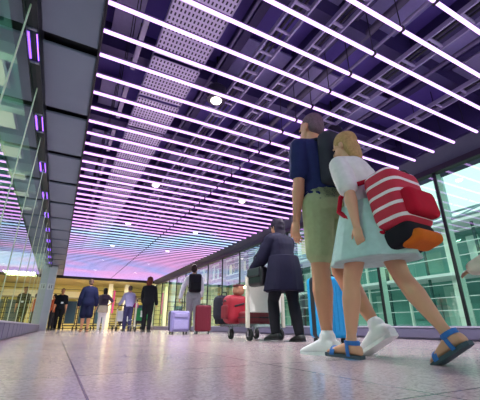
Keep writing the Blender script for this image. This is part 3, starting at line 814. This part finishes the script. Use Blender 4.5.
# far trolleys
trolley('luggage trolley with white panel pushed by the person in lilac shirt', (2.42, 14.75, 0), R(8), 'e6e4ee')
trolley('luggage trolley with a green marked panel beside the person in black', (2.68, 12.3, 0), R(5), '1c8a4a', 1.05, True, .95)
cs = suitcase('dark suitcase on the trolley of the person in lilac shirt', (2.5, 15.1, .215), R(10), (.42, .26, .5), '2a2433')
cs2 = suitcase('dark suitcase on the trolley with the green panel', (2.66, 12.72, .215), R(5), (.40, .26, .44), '23222c')
mg = thing('shoulder_bag', 'magenta shoulder bag at the waist of the person in lilac shirt', 'bag', (2.73, 14.1, .95), R(10))
soft('bag_body', (.12, .26, .18), cloth('b3267a'), mg, (0, 0, 0), .04, .012); bm = bmesh.new(); pipe(bm, [(0, -.11, .05), (-.05, -.06, .35), (-.05, .06, .35), (0, .11, .05)], .01); newobj('strap', bm, cloth('7c1a55'), mg, True)
# parked trolleys in the yellow hall
def parked(label, loc, rz):
    t = thing('parked_trolley', label, 'trolley', loc, rz, 'parked trolleys in the yellow hall')
    newobj('back_panel', B(((0, 0, .78), (.42, .05, .98), None, .02)), mat('35545e', .5), t)
    newobj('top_pad', B(((0, -.02, 1.3), (.34, .08, .1), None, .02)), mat('c9b24a', .5), t)
    newobj('side_rail', B(((-.24, 0, .75), (.04, .06, 1.2)), ((.24, 0, .75), (.04, .06, 1.2))), M['dark'], t)
    newobj('platform', B(((0, .35, .2), (.5, .75, .05))), M['dark'], t)
    for x, y in ((-.2, 0), (.2, 0), (-.2, .65), (.2, .65)):
        bm = bmesh.new(); tube(bm, (x-.02, y, .08), (x+.02, y, .08), .08, n=14); newobj('wheel', bm, M['rubber'], t)
    return t
pk = parked('parked trolley with teal back panel, left of the pair beyond the column', (.52, 17.6, 0), 0)
dup(pk, (1.08, 17.6, 0), 0, 'parked trolley with teal back panel, right of the pair beyond the column')
dup(pk, (3.9, 19.2, 0), R(15), 'parked trolley with teal back panel near the right glass at the far end')
dup(pk, (1.75, 17.2, 0), R(6), 'parked trolley with teal back panel behind the person in white trousers')

# ---------------------------------------------------------------- light
def lamp(name, kind, loc, e, c=(1, 1, 1), size=.1, rot=(0, 0, 0), **kw):
    l = bpy.data.lights.new(name, kind); l.energy = e; l.color = c
    if kind == 'AREA': l.shape = 'RECTANGLE'; l.size, l.size_y = size
    elif kind == 'SUN': l.angle = size
    else: l.shadow_soft_size = size
    for k, v in kw.items(): setattr(l, k, v)
    o = bpy.data.objects.new(name, l); o.location = loc; o.rotation_euler = rot; col.objects.link(o); return o
for j in range(6):
    for x in (1.35, 3.37): lamp('downlight_lamp', 'SPOT', (x, 3.22+3.07*j, 2.8), 170, (1, .96, .93), .22, (0, 0, 0), spot_size=R(110), spot_blend=.6)
hl = None; k = 0
for y in (21.5, 22.2, 22.9):  # added panels tucked behind the header to light the yellow hall
    for x in (-2.2, .2, 2.6, 4.8):
        k += 1; lab = 'added flat warm fill panel on the ceiling of the yellow hall, %s in its grid' % nth(k)
        if hl is None:
            hl = thing('hall_fill_panel', lab, 'light', (x, y, 2.93), 0, 'added fill panels of the yellow hall')
            newobj('glow_face', B(((0, 0, 0), (1.5, .5, .015))), emis('ffeab0', 13), hl); newobj('light_frame', B(((0, 0, .012), (1.56, .56, .02))), M['grey'], hl)
        else: dup(hl, (x, y, 2.93), 0, lab)
for y in (2, 7, 12): lamp('concourse_fill', 'POINT', (-3.2, y, 3.4), 170, (.8, 1, .9), .15)  # point fill added to brighten the concourse beyond the left glass
lamp('sun_lamp', 'SUN', (-20, 5, 20), .8, (1, .97, .9), R(25), (0, R(-52), 0))

w = bpy.data.worlds.new('sky'); sc.world = w; w.use_nodes = True; nt = w.node_tree
bg = nt.nodes['Background']; tcn = nt.nodes.new('ShaderNodeTexCoord'); sp = nt.nodes.new('ShaderNodeSeparateXYZ'); rp = nt.nodes.new('ShaderNodeValToRGB')
nt.links.new(tcn.outputs['Generated'], sp.inputs[0]); nt.links.new(sp.outputs[2], rp.inputs[0]); nt.links.new(rp.outputs[0], bg.inputs[0])
rp.color_ramp.elements[0].color = lin('e6f3ea'); rp.color_ramp.elements[1].color = lin('bfe6de'); bg.inputs[1].default_value = 1.1

# ---------------------------------------------------------------- camera
f_px = 327.3; yaw = R(27.8); p = math.asin(.3592)
F = V((math.sin(yaw)*math.cos(p), math.cos(yaw)*math.cos(p), math.sin(p))); Rv = V((math.cos(yaw), -math.sin(yaw), 0)); U = Rv.cross(F)
cam = bpy.data.cameras.new('camera'); cam.sensor_width = 36; cam.lens = 36*f_px/480; cam.clip_start = .02; cam.clip_end = 300
co = bpy.data.objects.new('camera', cam); col.objects.link(co)
mx = Matrix((Rv, U, -F)).transposed().to_4x4(); mx.translation = V((0, 0, .185)); co.matrix_world = mx
sc.camera = co
sc.view_settings.view_transform = 'Standard'; sc.view_settings.look = 'None'; sc.view_settings.exposure = .88
sc.cycles.use_denoising = True; sc.cycles.max_bounces = 8; sc.cycles.transparent_max_bounces = 12
